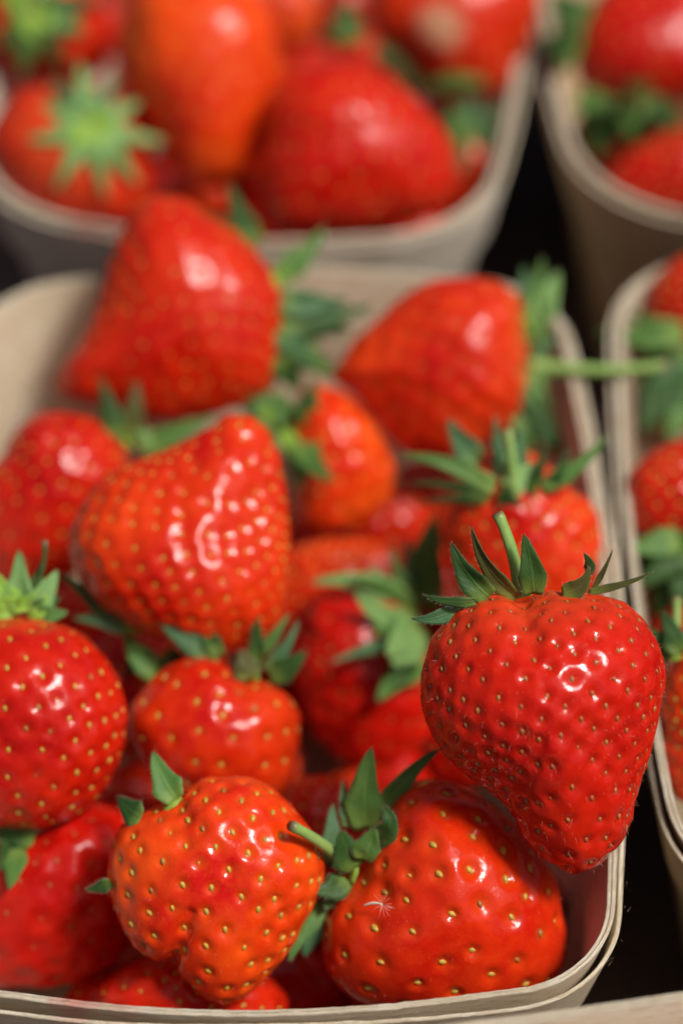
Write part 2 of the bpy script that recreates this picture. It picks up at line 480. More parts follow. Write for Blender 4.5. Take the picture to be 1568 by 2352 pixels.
B('OF', 6.9, [(520,1783),(575,1786),(625,1808),(665,1843),(700,1888),(730,1928),(747,1983),(742,2033),(724,2075),(698,2125),(665,2183),(615,2243),(565,2288),(515,2306),(465,2288),(430,2253),(410,2235),(396,2212),(370,2208),(330,2192),(290,2148),(265,2088),(248,2033),(250,1978),(258,1933),(285,1888),(340,1858),(395,1830),(435,1798),(475,1784)],
  (0.10, -0.75, 0.62), 185, 0.88, thick=0.80, taper=0.2, lod=7, seedcol='y', centre=(510,2010), label='orange two-lobed strawberry at the front with a crease above its lower tip', grooves=[((392,2215),(440,2085),17,0.085),((440,2085),(520,2000),50,0.03),((415,1800),(430,1880),45,0.04)], crater=0.85)
B('SM', 6.6, [(330,1580),(370,1540),(420,1514),(470,1508),(510,1518),(545,1542),(600,1560),(640,1580),(670,1605),(688,1640),(690,1680),(683,1740),(672,1790),(640,1830),(570,1850),(480,1855),(400,1830),(350,1790),(320,1730),(297,1680),(297,1630)],
  (-0.45, -0.55, 0.70), 80, 0.45, thick=0.95, taper=0.1, lod=6, seedcol='y', label='small round red strawberry in the middle of the front punnet', grooves=[((575,1545),(560,1610),36,0.07)], crater=0.7)
B('L', 7.6, [(0,1420),(60,1418),(120,1428),(180,1450),(215,1480),(250,1520),(278,1570),(292,1630),(290,1690),(275,1750),(245,1810),(210,1850),(160,1885),(100,1902),(40,1902),(-20,1895),(-80,1860),(-120,1790),(-135,1700),(-130,1600),(-100,1500),(-50,1440)],
  (0.18, -0.85, 0.50), 190, 0.12, thick=0.9, taper=0.15, lod=6, seedcol='y', label='round deep red strawberry cut by the left edge of the picture, pale calyx above it', crater=0.85)
B('BL', 4.7, [(60,1905),(120,1870),(180,1845),(240,1845),(285,1865),(320,1910),(340,1980),(340,2060),(320,2140),(270,2210),(190,2255),(90,2270),(-20,2260),(-80,2180),(-100,2080),(-60,1990),(0,1935)],
  (0.2, -0.6, 0.6), 110, 0.05, lod=5, seedcol='r', label='dark red strawberry at the lower left, shaded below the round one')
B('U', 4.3, [(222,2290),(240,2255),(290,2220),(350,2200),(430,2190),(520,2200),(600,2230),(650,2270),(665,2320),(620,2390),(500,2430),(360,2430),(260,2380)],
  (-0.3, -0.4, 0.8), 110, 0.2, lod=5, seedcol='y', label='shaded red strawberry under the orange one, peeping over the front rim')
B('MT', 8.4, [(545,949),(580,954),(610,984),(635,1024),(650,1084),(662,1144),(668,1209),(670,1259),(667,1334),(655,1404),(625,1465),(550,1495),(475,1495),(400,1475),(325,1451),(270,1419),(220,1384),(185,1334),(165,1284),(160,1224),(185,1164),(220,1114),(280,1069),(350,1042),(425,1009),(480,980),(515,956)],
  (0.42, 0.85, 0.30), 300, 0.50, thick=0.80, taper=0.45, lod=6, seedcol='y', centre=(450,1260), label='large red cone-shaped strawberry standing tip upwards left of the middle')
B('LB', 6.6, [(5,1044),(30,999),(65,964),(100,947),(160,946),(215,959),(260,989),(285,1024),(300,1070),(290,1140),(260,1210),(220,1280),(170,1320),(110,1345),(50,1350),(0,1335),(-50,1270),(-65,1180),(-40,1100)],
  (-0.5, -0.5, 0.6), 150, 0.18, label='blurred round red strawberry at the left edge below the pale inner wall')
B('BT', 8.2, [(290,510),(320,465),(370,445),(425,455),(480,490),(540,525),(600,590),(643,650),(658,705),(652,770),(645,840),(625,895),(560,935),(450,965),(350,975),(250,955),(170,925),(122,895),(140,850),(180,790),(213,720),(235,650),(260,570)],
  (-0.25, -0.75, 0.5), 260, 0.28, thick=0.78, centre=(420,740), label='big blurred red strawberry at the back of the front punnet, before its rear rim', grooves=[((250,950),(280,820),45,0.05)])
B('KR', 7.6, [(762,868),(790,810),(830,760),(880,715),(930,675),(990,645),(1050,635),(1110,638),(1160,655),(1195,690),(1205,750),(1210,820),(1207,900),(1190,955),(1150,1000),(1080,1040),(1000,1055),(930,1040),(885,1000),(845,950),(795,895)],
  (-0.9, -0.35, 0.25), 170, 0.45, thick=0.8, centre=(1030,840), label='blurred red strawberry at the back right, green stem reaching over to the next punnet')
B('OC', 6.2, [(690,900),(720,882),(760,888),(800,908),(840,943),(880,1000),(905,1060),(908,1110),(890,1155),(850,1195),(800,1217),(740,1222),(700,1205),(680,1150),(668,1050),(672,960)],
  (0.6, -0.55, 0.4), 90, 0.95, label='small orange strawberry between the cone-shaped one and the red one at the back right')
B('RM', 7.5, [(1075,1090),(1085,1052),(1130,1033),(1180,1028),(1230,1043),(1270,1080),(1310,1118),(1355,1150),(1378,1200),(1387,1270),(1384,1340),(1370,1400),(1300,1450),(1200,1455),(1100,1425),(1040,1350),(1020,1270),(1016,1200),(1040,1140)],
  (0.15, -0.8, 0.45), 170, 0.55, thick=0.85, label='red strawberry with spreading sepals just behind the large heart-shaped one')
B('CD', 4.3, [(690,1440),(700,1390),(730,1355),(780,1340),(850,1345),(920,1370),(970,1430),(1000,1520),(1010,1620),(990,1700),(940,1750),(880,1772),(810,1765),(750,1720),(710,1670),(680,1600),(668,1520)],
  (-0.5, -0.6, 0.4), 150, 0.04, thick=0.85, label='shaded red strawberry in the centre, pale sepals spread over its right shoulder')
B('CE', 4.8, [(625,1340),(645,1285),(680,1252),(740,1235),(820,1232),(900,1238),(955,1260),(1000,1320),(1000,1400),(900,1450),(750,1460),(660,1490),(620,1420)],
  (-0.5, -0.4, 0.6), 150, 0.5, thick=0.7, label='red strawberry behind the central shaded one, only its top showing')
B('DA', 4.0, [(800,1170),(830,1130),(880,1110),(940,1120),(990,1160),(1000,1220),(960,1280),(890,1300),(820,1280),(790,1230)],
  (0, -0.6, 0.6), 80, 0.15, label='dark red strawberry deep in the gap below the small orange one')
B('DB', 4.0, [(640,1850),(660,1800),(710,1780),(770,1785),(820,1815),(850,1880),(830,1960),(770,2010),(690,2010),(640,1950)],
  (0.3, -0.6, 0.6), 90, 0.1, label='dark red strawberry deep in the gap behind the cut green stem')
B('B1', 8.2, [(605,300),(612,235),(640,185),(690,152),(750,137),(810,140),(870,165),(930,205),(980,255),(1020,300),(1045,350),(1052,400),(1040,450),(1000,490),(930,515),(850,535),(750,545),(660,540),(612,510),(595,450),(595,370)],
  (0.5, -0.5, 0.6), 180, 0.12, label='large blurred red strawberry resting on the front rim of the second punnet', crater=0.5)
B('B2', 8.6, [(285,60),(310,-30),(400,-80),(520,-80),(600,-20),(637,40),(648,110),(650,190),(640,270),(610,330),(580,380),(545,415),(495,432),(440,425),(390,370),(330,290),(290,220),(275,140)],
  (0.2, -0.85, 0.4), 180, 0.85, label='blurred orange strawberry at the top of the picture, in the second punnet', crater=0.5)
B('BZ', 7.2, [(590,20),(610,-40),(670,-60),(720,-20),(735,40),(715,90),(660,110),(610,80)],
  (0.2, -0.85, 0.4), 90, 0.75, label='small patch of an orange-red strawberry behind the blurred orange one', crater=0.5)
B('B3', 7.2, [(0,260),(40,210),(130,190),(250,200),(320,260),(350,350),(350,450),(310,520),(230,540),(120,530),(40,480),(-10,410),(-30,330)],
  (-0.1, -0.1, -0.9), 160, 0.12, label='blurred red strawberry at the upper left under a star of pale green sepals', crater=0.5)
B('B4', 8.0, [(-60,60),(-20,-40),(60,-90),(160,-80),(240,-20),(265,60),(250,140),(190,190),(90,200),(0,170),(-50,120)],
  (0.1, 0.1, -0.9), 120, 0.05, label='strawberry in the top left corner hidden by its own green sepals', crater=0.5)
B('B5', 7.9, [(850,60),(838,-40),(900,-120),(1050,-140),(1180,-100),(1237,-30),(1225,70),(1190,150),(1150,215),(1080,235),(1000,220),(955,160),(900,110)],
  (0.1, -0.8, 0.5), 200, 0.35, label='blurred red strawberry at the top right of the second punnet, with a pale unripe patch', crater=0.6)
B('B6', 5.8, [(1020,340),(1070,290),(1120,305),(1150,360),(1145,430),(1100,485),(1040,500),(1000,440)],
  (0.1, -0.8, 0.5), 80, 0.7, label='small orange-red strawberry in the right corner of the second punnet', crater=0.5)
B('D1', 7.9, [(1320,150),(1335,60),(1380,-20),(1450,-60),(1600,-80),(1700,0),(1710,120),(1640,215),(1520,243),(1410,236),(1345,210)],
  (0.1, 0.8, 0.5), 180, 0.05, label='blurred dark pink-red strawberry in the top right corner', crater=0.5)
B('D2', 6.4, [(1390,420),(1435,355),(1500,315),(1570,295),(1680,320),(1720,420),(1660,500),(1550,520),(1440,490)],
  (-0.8, -0.3, 0.5), 150, 0.0, label='blurred crimson strawberry low behind the rim of the tan punnet', crater=0.5)
B('C1', 7.3, [(1478,700),(1500,640),(1568,585),(1660,590),(1700,680),(1640,770),(1540,790),(1490,750)],
  (-0.8, -0.3, 0.5), 120, 0.05, label='blurred crimson strawberry at the right edge just below the tan punnet', crater=0.5)
B('C2', 7.3, [(1432,1150),(1445,1090),(1490,1040),(1560,1010),(1650,1015),(1715,1090),(1700,1190),(1610,1260),(1510,1255),(1445,1215)],
  (-0.4, -0.6, 0.5), 120, 0.25, label='red strawberry at the right edge halfway up, above a shaded calyx')
B('C3', 7.2, [(1505,1620),(1525,1540),(1568,1470),(1650,1465),(1720,1560),(1720,1720),(1650,1840),(1575,1850),(1530,1800),(1508,1720)],
  (-0.2, -0.8, 0.5), 160, 0.75, label='orange-red strawberry at the right edge inside the right-hand punnet')
# lower layer of the pile, seen only through the gaps
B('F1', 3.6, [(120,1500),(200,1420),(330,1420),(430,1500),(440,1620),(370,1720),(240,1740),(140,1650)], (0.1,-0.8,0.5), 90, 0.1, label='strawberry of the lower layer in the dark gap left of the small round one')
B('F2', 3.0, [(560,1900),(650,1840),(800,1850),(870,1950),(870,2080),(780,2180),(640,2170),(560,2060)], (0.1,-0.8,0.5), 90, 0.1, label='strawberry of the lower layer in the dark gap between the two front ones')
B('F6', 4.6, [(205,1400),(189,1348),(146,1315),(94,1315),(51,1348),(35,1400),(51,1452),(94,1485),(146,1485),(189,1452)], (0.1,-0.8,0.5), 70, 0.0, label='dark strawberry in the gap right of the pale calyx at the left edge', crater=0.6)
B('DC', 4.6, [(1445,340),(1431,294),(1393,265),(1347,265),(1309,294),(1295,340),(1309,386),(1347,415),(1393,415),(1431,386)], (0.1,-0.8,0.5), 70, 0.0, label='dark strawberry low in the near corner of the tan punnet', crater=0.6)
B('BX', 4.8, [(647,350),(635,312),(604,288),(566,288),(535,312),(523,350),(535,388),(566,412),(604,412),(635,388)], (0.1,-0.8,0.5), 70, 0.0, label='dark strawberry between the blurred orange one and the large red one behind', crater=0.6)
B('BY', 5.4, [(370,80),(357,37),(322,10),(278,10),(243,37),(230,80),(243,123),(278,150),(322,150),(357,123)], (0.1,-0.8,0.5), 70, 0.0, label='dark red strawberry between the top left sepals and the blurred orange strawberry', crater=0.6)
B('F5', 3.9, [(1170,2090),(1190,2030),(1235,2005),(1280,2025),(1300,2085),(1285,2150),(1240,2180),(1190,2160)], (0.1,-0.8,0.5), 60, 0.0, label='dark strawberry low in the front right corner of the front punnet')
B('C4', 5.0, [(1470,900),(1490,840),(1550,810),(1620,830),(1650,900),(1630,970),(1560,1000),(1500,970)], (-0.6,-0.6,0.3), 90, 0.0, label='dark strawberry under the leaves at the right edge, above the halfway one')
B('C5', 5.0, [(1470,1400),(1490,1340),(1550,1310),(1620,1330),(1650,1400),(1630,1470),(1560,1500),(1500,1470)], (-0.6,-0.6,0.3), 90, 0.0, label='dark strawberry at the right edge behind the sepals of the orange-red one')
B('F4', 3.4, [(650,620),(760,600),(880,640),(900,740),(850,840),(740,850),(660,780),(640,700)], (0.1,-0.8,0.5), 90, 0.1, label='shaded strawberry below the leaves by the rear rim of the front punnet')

SEP = {}
# base x,y  tip x,y  width  tone  bend(px, + = to the left of travel)  lift(px towards the viewer at the tip)  roll(deg)
SEP['R'] = ((1195,1366), [
 (1122,1370,1036,1246,58,'d',14,30,10),(1186,1371,1082,1209,44,'o',22,40,25),(1224,1364,1201,1226,62,'d',-6,55,0),
 (1290,1364,1352,1300,44,'o',-22,35,15),(1352,1318,1339,1270,26,'d',-8,50,15),(1350,1360,1499,1314,19,'o',-8,20,20),(1362,1352,1406,1262,14,'o',-4,10,30),
 (1092,1381,971,1366,26,'d',10,10,20),(1062,1388,944,1421,40,'t',16,12,0)], [((1192,1366),(1176,1270),(1141,1178),27,'g',30)])
SEP['RM'] = ((1158,1128), [
 (1130,1118,916,1044,36,'m',-20,30,10),(1125,1138,939,1109,24,'d',-10,30,30),(1120,1148,954,1156,22,'d',-6,20,30),
 (1100,1060,1029,959,50,'t',8,-40,0),(1214,1134,1251,1004,26,'d',-8,60,20),(1252,1130,1306,1029,24,'d',-8,50,20),(1240,1120,1396,994,32,'m',-20,40,10),
 (1140,1142,1196,1164,30,'d',8,40,0),(1164,1126,1245,1060,52,'p',0,10,0),(1135,1118,1060,1090,40,'p',0,10,0),(1150,1090,1135,950,28,'t',0,-50,0),(1180,1090,1195,985,44,'t',0,-60,0)],
 [((1178,1126),(1176,1060),(1164,984),21,'g',20)])
SEP['CD'] = ((946,1405), [
 (944,1402,708,1340,56,'p',-42,110,0),(940,1430,816,1362,50,'p',22,110,0),(948,1390,896,1255,32,'p',6,120,0),(965,1390,1002,1180,84,'m',8,60,0),(940,1395,800,1330,34,'m',-26,120,0),(955,1380,935,1230,30,'t',0,90,0),(985,1540,900,1570,30,'d',-6,80,0),
 (930,1480,755,1525,26,'t',-14,100,10),(965,1510,866,1612,62,'m',-8,80,0),(965,1440,885,1505,90,'p',0,130,0),(960,1470,900,1530,64,'p',0,120,0),(975,1400,1010,1300,56,'m',0,60,0),
 (950,1410,840,1300,30,'m',-10,80,0),(960,1420,850,1450,44,'m',10,90,0)], [])
SEP['SM'] = ((575,1545), [
 (500,1512,346,1392,50,'t',14,10,0),(502,1508,457,1394,38,'d',6,10,0),(592,1530,582,1390,30,'d',-4,15,10),(604,1500,664,1408,22,'m',0,5,10),
 (620,1552,702,1494,52,'d',-10,20,0),(612,1540,686,1424,28,'t',-10,5,10),(572,1560,556,1490,52,'o',0,5,0)], [])
SEP['L'] = ((45,1400), [(75,1412,140,1370,44,'d',0,-20,0),(60,1405,95,1290,40,'m',-6,-20,0),
 (48,1405,45,1262,56,'p',0,-10,0),(70,1405,133,1308,56,'p',-6,-10,0),(70,1410,158,1405,46,'m',-6,0,0),(30,1405,-30,1300,56,'y',0,0,0),(40,1410,-40,1370,60,'y',0,0,0),(60,1412,110,1350,60,'y',0,0,0),(30,1412,10,1340,60,'y',0,5,0)],
 [((20,1410),(85,1340),(104,1240),13,'d',30)])
SEP['MT'] = ((300,1445), [(330,1480,290,1560,46,'d',0,-60,0),(380,1500,430,1560,50,'d',0,-60,0),(300,1446,165,1420,32,'t',-8,5,0),(262,1424,135,1315,36,'d',-6,-20,0),(365,1545,288,1450,52,'m',14,-40,0)], [])
SEP['LB'] = ((290,1010), [(272,1010,230,865,46,'d',0,0,0),(300,1010,318,872,46,'o',0,0,0),(330,1030,490,955,46,'m',0,0,0),(320,1030,370,990,60,'p',0,0,0)], [])
SEP['OC'] = ((672,985), [
 (620,960,498,840,46,'t',6,10,0),(625,950,555,850,50,'m',0,20,0),(690,1010,770,1105,56,'m',-14,40,0),(680,1010,692,1125,56,'m',0,30,0),(690,970,722,868,44,'d',-6,30,0),
 (668,985,590,940,60,'y',0,30,0),(670,990,640,900,60,'m',0,20,0),(675,985,690,1070,70,'y',0,30,0)], [])
SEP['BT'] = ((640,650), [(655,800,780,860,60,'m',0,-60,0),(650,740,860,700,50,'d',-12,-60,0),(650,700,700,850,60,'t',0,-50,0),(640,820,690,900,56,'d',0,-50,0),
 (635,640,748,518,52,'m',-12,-10,0),(645,690,800,690,56,'t',-10,-30,0),(650,720,740,790,56,'m',0,-40,0),(640,760,720,850,60,'t',0,-50,0),(590,560,528,420,50,'d',10,-20,0),(560,540,450,480,34,'d',6,-20,0),(660,740,810,760,60,'d',0,-50,0)], [])
SEP['KR'] = ((1212,740), [(1205,920,1310,1060,60,'d',-6,-20,0),(1200,940,1220,1040,60,'m',0,-20,0),(1215,700,1200,610,36,'t',0,-10,0),(1222,820,1275,770,40,'t',0,0,0),
 (1212,745,1245,590,38,'m',-4,0,0),(1225,750,1282,620,56,'p',-6,-10,0),(1215,790,1255,700,50,'m',0,0,0),(1210,880,1285,1010,60,'d',-10,-10,0),(1210,850,1250,960,50,'m',0,0,0),(1212,840,1290,860,50,'m',0,0,0)],
 [((1212,835),(1370,850),(1535,838),26,'g',40)])
SEP['BR'] = ((808,2000), [
 (836,1905,854,1716,74,'m',10,60,0),(872,1885,1011,1718,46,'m',20,40,0),(868,1930,880,1850,44,'d',-26,50,15),(818,1990,782,1905,72,'d',8,60,0),(835,1975,862,1900,60,'m',0,60,0),
 (772,1990,764,1845,46,'t',6,-20,0),(800,1900,787,1790,26,'t',4,-30,0),(795,2020,712,2043,52,'d',14,50,0),(752,2072,664,2212,42,'m',-14,30,10),(742,2100,700,2200,60,'t',-8,-10,0),(790,2020,745,2090,40,'m',0,30,0)],
 [((790,1985),(738,1938),(667,1896),25,'g',210)])
SEP['OF'] = ((395,1838), [(405,1836,352,1725,56,'m',8,-10,0),(325,1878,272,1828,50,'d',6,-30,0),(255,2025,198,2042,26,'d',6,-10,0)], [])
SEP['BL'] = ((30,1930), [(40,1950,22,2045,50,'m',0,40,0),(80,1925,-30,1900,60,'d',0,20,0),(40,1930,0,2000,50,'d',0,30,0)], [])
SEP['B3'] = ((212,288), [(212,290,60,322,46,'p',6,0,0),(212,290,125,440,46,'p',0,0,0),(212,290,243,462,46,'p',0,0,0),(212,290,325,430,46,'p',0,0,0),(212,290,385,325,44,'p',-6,0,0),(212,290,325,232,46,'p',0,0,0),(212,290,268,165,46,'t',0,0,0),(212,290,182,140,50,'p',0,0,0),(212,290,118,180,46,'t',0,0,0),(212,290,85,235,46,'p',0,0,0),(212,290,170,250,70,'y',0,0,0),(212,290,260,330,80,'y',0,0,0),(212,290,160,340,70,'y',0,0,0),(212,290,240,250,70,'y',0,0,0)], [])
SEP['B4'] = ((80,30), [(80,30,-10,110,60,'m',0,0,0),(80,30,50,180,60,'m',0,0,0),(80,30,150,165,60,'o',0,0,0),(80,30,200,70,60,'m',0,0,0),(80,30,240,0,60,'d',0,0,0),(80,30,130,-60,60,'m',0,0,0),(80,30,0,-30,60,'y',0,0,0),(80,30,90,110,70,'y',0,0,0)], [])
SEP['B5'] = ((900,120), [(880,90,960,205,70,'o',0,-10,0),(960,185,1125,188,50,'m',0,10,0),(830,60,745,90,60,'m',0,-20,0),(800,80,790,-10,60,'d',0,-20,0),(930,150,1010,230,60,'o',0,-10,0)], [])
SEP['B6'] = ((1060,300), [(1090,330,1150,230,60,'d',0,0,0),(1060,310,1000,270,60,'d',0,0,0),(1080,310,1075,215,60,'t',0,0,0),(1120,340,1165,290,50,'d',0,0,0),(1075,320,1035,240,50,'m',0,10,0),(1080,320,1120,250,50,'d',0,0,0),(1060,320,1060,410,34,'o',0,0,0)], [])
SEP['D1'] = ((1340,230), [(1420,250,1360,370,70,'d',0,-10,0),(1380,240,1320,300,50,'d',0,-10,0),(1400,240,1330,330,70,'d',0,-30,0),(1460,240,1480,350,70,'d',0,-30,0),(1500,240,1568,310,60,'d',0,-30,0),(1380,220,1310,250,50,'m',0,0,0),(1420,230,1370,290,56,'d',0,0,0),(1450,225,1440,320,56,'m',0,0,0),(1490,230,1530,280,56,'d',0,0,0),(1330,120,1250,90,90,'d',0,-20,0),(1340,60,1265,-20,90,'d',0,-20,0),(1480,220,1440,190,50,'o',0,20,0)], [])
SEP['C1'] = ((1500,770), [(1568,780,1440,720,50,'m',0,10,0),(1540,860,1470,1000,80,'d',0,20,0),(1590,900,1530,1010,80,'m',0,20,0),(1600,860,1460,900,70,'t',0,10,0),(1500,780,1380,790,44,'d',0,0,0),(1568,765,1365,762,56,'m',8,0,0),(1580,800,1500,930,70,'d',0,0,0),(1580,840,1570,960,70,'m',0,0,0),(1560,810,1450,850,60,'d',0,0,0),(1560,820,1480,990,60,'d',0,0,0)], [])
SEP['C2'] = ((1510,1250), [(1560,1240,1430,1265,60,'m',0,30,0),(1580,1250,1470,1350,80,'d',0,40,0),(1590,1260,1550,1390,90,'d',0,40,0),(1530,1280,1440,1340,70,'d',0,0,0),(1560,1290,1500,1420,80,'d',0,-20,0),(1570,1260,1580,1400,70,'o',0,-20,0),(1520,1260,1400,1232,36,'d',8,0,0),(1530,1260,1560,1330,60,'o',0,0,0),(1540,1250,1600,1240,60,'m',0,20,0),(1520,1265,1450,1300,50,'d',0,0,0)], [])
SEP['C3'] = ((1550,1500), [(1550,1500,1470,1440,50,'d',0,0,0),(1560,1500,1520,1400,50,'d',0,0,0)], [((1545,1500),(1552,1440),(1553,1370),22,'g',10)])
#ENDDATA

# ------------------------------------------------------------------ berry shape
def outline_fn(pts, c):
    P = np.array(pts, float)
    n = len(P)
    out = []
    for i in range(n):
        p0, p1, p2, p3 = P[i - 1], P[i], P[(i + 1) % n], P[(i + 2) % n]
        for s in np.linspace(0, 1, 10, endpoint=False):
            out.append(0.5 * ((2 * p1) + (-p0 + p2) * s + (2 * p0 - 5 * p1 + 4 * p2 - p3) * s * s + (-p0 + 3 * p1 - 3 * p2 + p3) * s ** 3))
    Q = np.array(out) - c
    ang = np.arctan2(-Q[:, 1], Q[:, 0]); r = np.hypot(Q[:, 0], Q[:, 1])
    o = np.argsort(ang); ang, r = ang[o], r[o]
    A = np.concatenate([ang - 2 * np.pi, ang, ang + 2 * np.pi]); R = np.tile(r, 3)
    g = np.linspace(-np.pi, np.pi, 720, endpoint=False)
    v = np.interp(g, A, R)
    k = np.exp(-(np.arange(-9, 10) / 3.5) ** 2); k /= k.sum()
    v = np.convolve(np.concatenate([v[-9:], v, v[:9]]), k, 'valid')
    gg = np.concatenate([g, [np.pi]]); vv = np.concatenate([v, v[:1]])
    return lambda a: np.interp(a, gg, vv)

class Shape:
    def __init__(s, key, q):
        s.key = key; s.q = q
        P = np.array(q['outline'], float)
        s.c = np.array(q['centre'] if q['centre'] else P.mean(0), float)
        s.d = axial(s.c[1], q['z'])
        s.m = mpp(s.d)
        s.f = outline_fn(P, s.c)
        g = np.linspace(-np.pi, np.pi, 360)
        s.rm = float(np.sqrt((s.f(g) ** 2).mean()))
        s.R = s.rm * s.m
        s.D = s.R * q['thick']
        s.pos = pix(s.c[0], s.c[1], s.d)
        a = np.array(q['axis'], float); s.ax = a / np.linalg.norm(a)
        rg = np.random.default_rng(sum(map(ord, key)) * 7 + 3)
        s.w = [(rg.normal(0, 1, 3) * f, rg.uniform(0, 6.28), w) for f, w in [(1.6, .010), (2.4, .009), (3.3, .007), (4.5, .005), (6, .003)]]
        s.rg = rg
    def depth_scale(s, d):
        """thinner towards the tip: taper along the axis"""
        u = (d @ s.ax + 1) / 2
        return 1 - s.q['taper'] * np.clip((u - 0.35) / 0.65, 0, 1) ** 1.5
    def surf(s, d, bump=True):
        """unit directions in camera axes -> points (m) relative to the middle, camera axes"""
        ang = np.arctan2(d[:, 1], d[:, 0])
        S_ = s.f(ang) * s.m
        p = np.stack([d[:, 0] * S_, d[:, 1] * S_, d[:, 2] * s.D * s.depth_scale(d)], 1)
        if bump:
            k = np.ones(len(d))
            side = np.abs(d[:, 2])
            for w, ph, a in s.w: k += a * np.sin(d @ w + ph) * side * 1.6
            px = s.c[0] + p[:, 0] / s.m; py = s.c[1] - p[:, 1] / s.m
            for (x0, y0), (x1, y1), wd, dep in s.q['grooves']:
                vx, vy = x1 - x0, y1 - y0
                tt = np.clip(((px - x0) * vx + (py - y0) * vy) / (vx * vx + vy * vy), 0, 1)
                dd = np.hypot(px - x0 - tt * vx, py - y0 - tt * vy)
                g = np.exp(-(dd / wd) ** 2) * dep * (d[:, 2] > -0.3)
                k -= g
            p = p * k[:, None]
        return p
    def front(s, px, py):
        """height of the front surface above the middle plane at a picture position, metres"""
        x = px - s.c[0]; y = s.c[1] - py
        r = math.hypot(x, y) / float(s.f(math.atan2(y, x)))
        if r >= 1: return 0.0, r
        return s.D * math.sqrt(1 - r * r), r
    def inside(s, world):
        v = world - s.pos
        x, y, z = v @ RIGHT, v @ UP, v @ BACK
        S_ = s.f(np.arctan2(y, x)) * s.m
        return np.sqrt((x / S_) ** 2 + (y / S_) ** 2 + (z / s.D) ** 2)

SHAPES = {k: Shape(k, q) for k, q in BERRIES.items()}
BASIS = np.stack([RIGHT, UP, BACK], 0)     # rows: camera axes in world

def project(w):
    v = np.array(w) - CAM; d = v @ FWD
    return W / 2 + (v @ RIGHT) / d / TANH * H / 2, H / 2 - (v @ UP) / d / TANH * H / 2, d

# the lower layers of the heap, glimpsed in the gaps
frg = np.random.default_rng(5)
FILL = [(-1.45, -1.7, 5.6, 8.7, 'front', 2600), (-1.5, 18.15, 5.5, 8.6, 'second', 1500), (11.7, -0.4, 5.4, 8.3, 'right-hand', 1500), (11.1, 18.7, 5.5, 8.6, 'tan', 1200)]
nf = 0
for (cx, cy, ha, hb, nm, tries) in FILL:
    for pas, (rlo, z0, z1) in enumerate([(1.5, 1.6, 2.9), (1.1, 1.2, 3.3), (0.8, 1.0, 3.3), (0.8, 3.0, 4.6 if nm != 'front' else 3.6)]):
        for _ in range(tries):
            z = frg.uniform(z0, z1)
            ins = 1.3 * (1 - z / 7.5)
            x0, y0 = frg.uniform(-ha + ins, ha - ins), frg.uniform(-hb + ins, hb - ins)
            w = np.array([cx + x0, cy + y0, z]) * CM
            wallgap = min(ha - ins - abs(x0), hb - ins - abs(y0))
            cr = math.hypot(max(0, abs(x0) - (ha - ins - 2.2)), max(0, abs(y0) - (hb - ins - 2.2)))
            wallgap = min(wallgap, 2.2 - cr if cr > 0 else 9)
            if wallgap < rlo: continue
            px, py, d = project(w)
            if px < -110 or px > W + 110 or py < -150 or py > H + 50: continue
            rr = min(1.7, wallgap, z + 0.3)
            for t in SHAPES.values():
                rr = min(rr, np.linalg.norm(w - t.pos) / CM - t.R / CM * 0.93)
                if rr < rlo: break
            if rr < rlo: continue
            rr *= 1.06
            rp = rr * CM / mpp(d)
            ph = frg.uniform(0, 6.28)
            ol = [(px + rp * math.cos(t) * (1 + .09 * math.sin(2 * t + ph)), py - rp * 1.03 * math.sin(t) * (1 + .09 * math.cos(t * 3 + ph))) for t in np.linspace(0, 2 * math.pi, 14, endpoint=False)]
            key = 'Z%02d' % nf; nf += 1
            B(key, z, ol, tuple(frg.normal(0, 1, 3)), int(50 * rr), float(frg.uniform(0, .15)), thick=0.95, centre=(px, py), label='x')
            SHAPES[key] = Shape(key, BERRIES[key])
# the same heaps go on past the edges of the picture
for (cx, cy, ha, hb, nm, where) in [(11.7, -0.4, 5.4, 8.3, 'right-hand', 'right'), (11.1, 18.7, 5.5, 8.6, 'tan', 'right'), (7.9, -20.8, 5.6, 8.0, 'nearest', 'bottom')]:
    for _ in range(2500):
        z = frg.uniform(3.2, 6.3); x0, y0 = frg.uniform(-ha + 1.9, ha - 1.9), frg.uniform(-hb + 2, hb - 2)
        w = np.array([cx + x0, cy + y0, z]) * CM
        px, py, d = project(w)
        rp = 1.6 * CM / mpp(d)
        if not (px > W + rp * 1.15 or py > H + rp * 1.25) or px > W + 1300 or py > H + 1500: continue
        if any(np.linalg.norm(w - t.pos) / CM < 1.45 + t.R / CM for t in SHAPES.values()): continue
        ph = frg.uniform(0, 6.28)
        ol = [(px + rp * math.cos(t) * (1 + .1 * math.sin(t + ph)), py - rp * 1.05 * math.sin(t) * (1 + .1 * math.cos(t * 2 + ph))) for t in np.linspace(0, 2 * math.pi, 14, endpoint=False)]
        key = 'Y%02d' % nf; nf += 1
        B(key, z, ol, tuple(frg.normal(0, 1, 3)), 110, float(frg.uniform(0.1, .6)), thick=0.95, centre=(px, py), label='red strawberry in the %s punnet, beyond the %s edge of the picture' % (nm, where))
        SHAPES[key] = Shape(key, BERRIES[key])
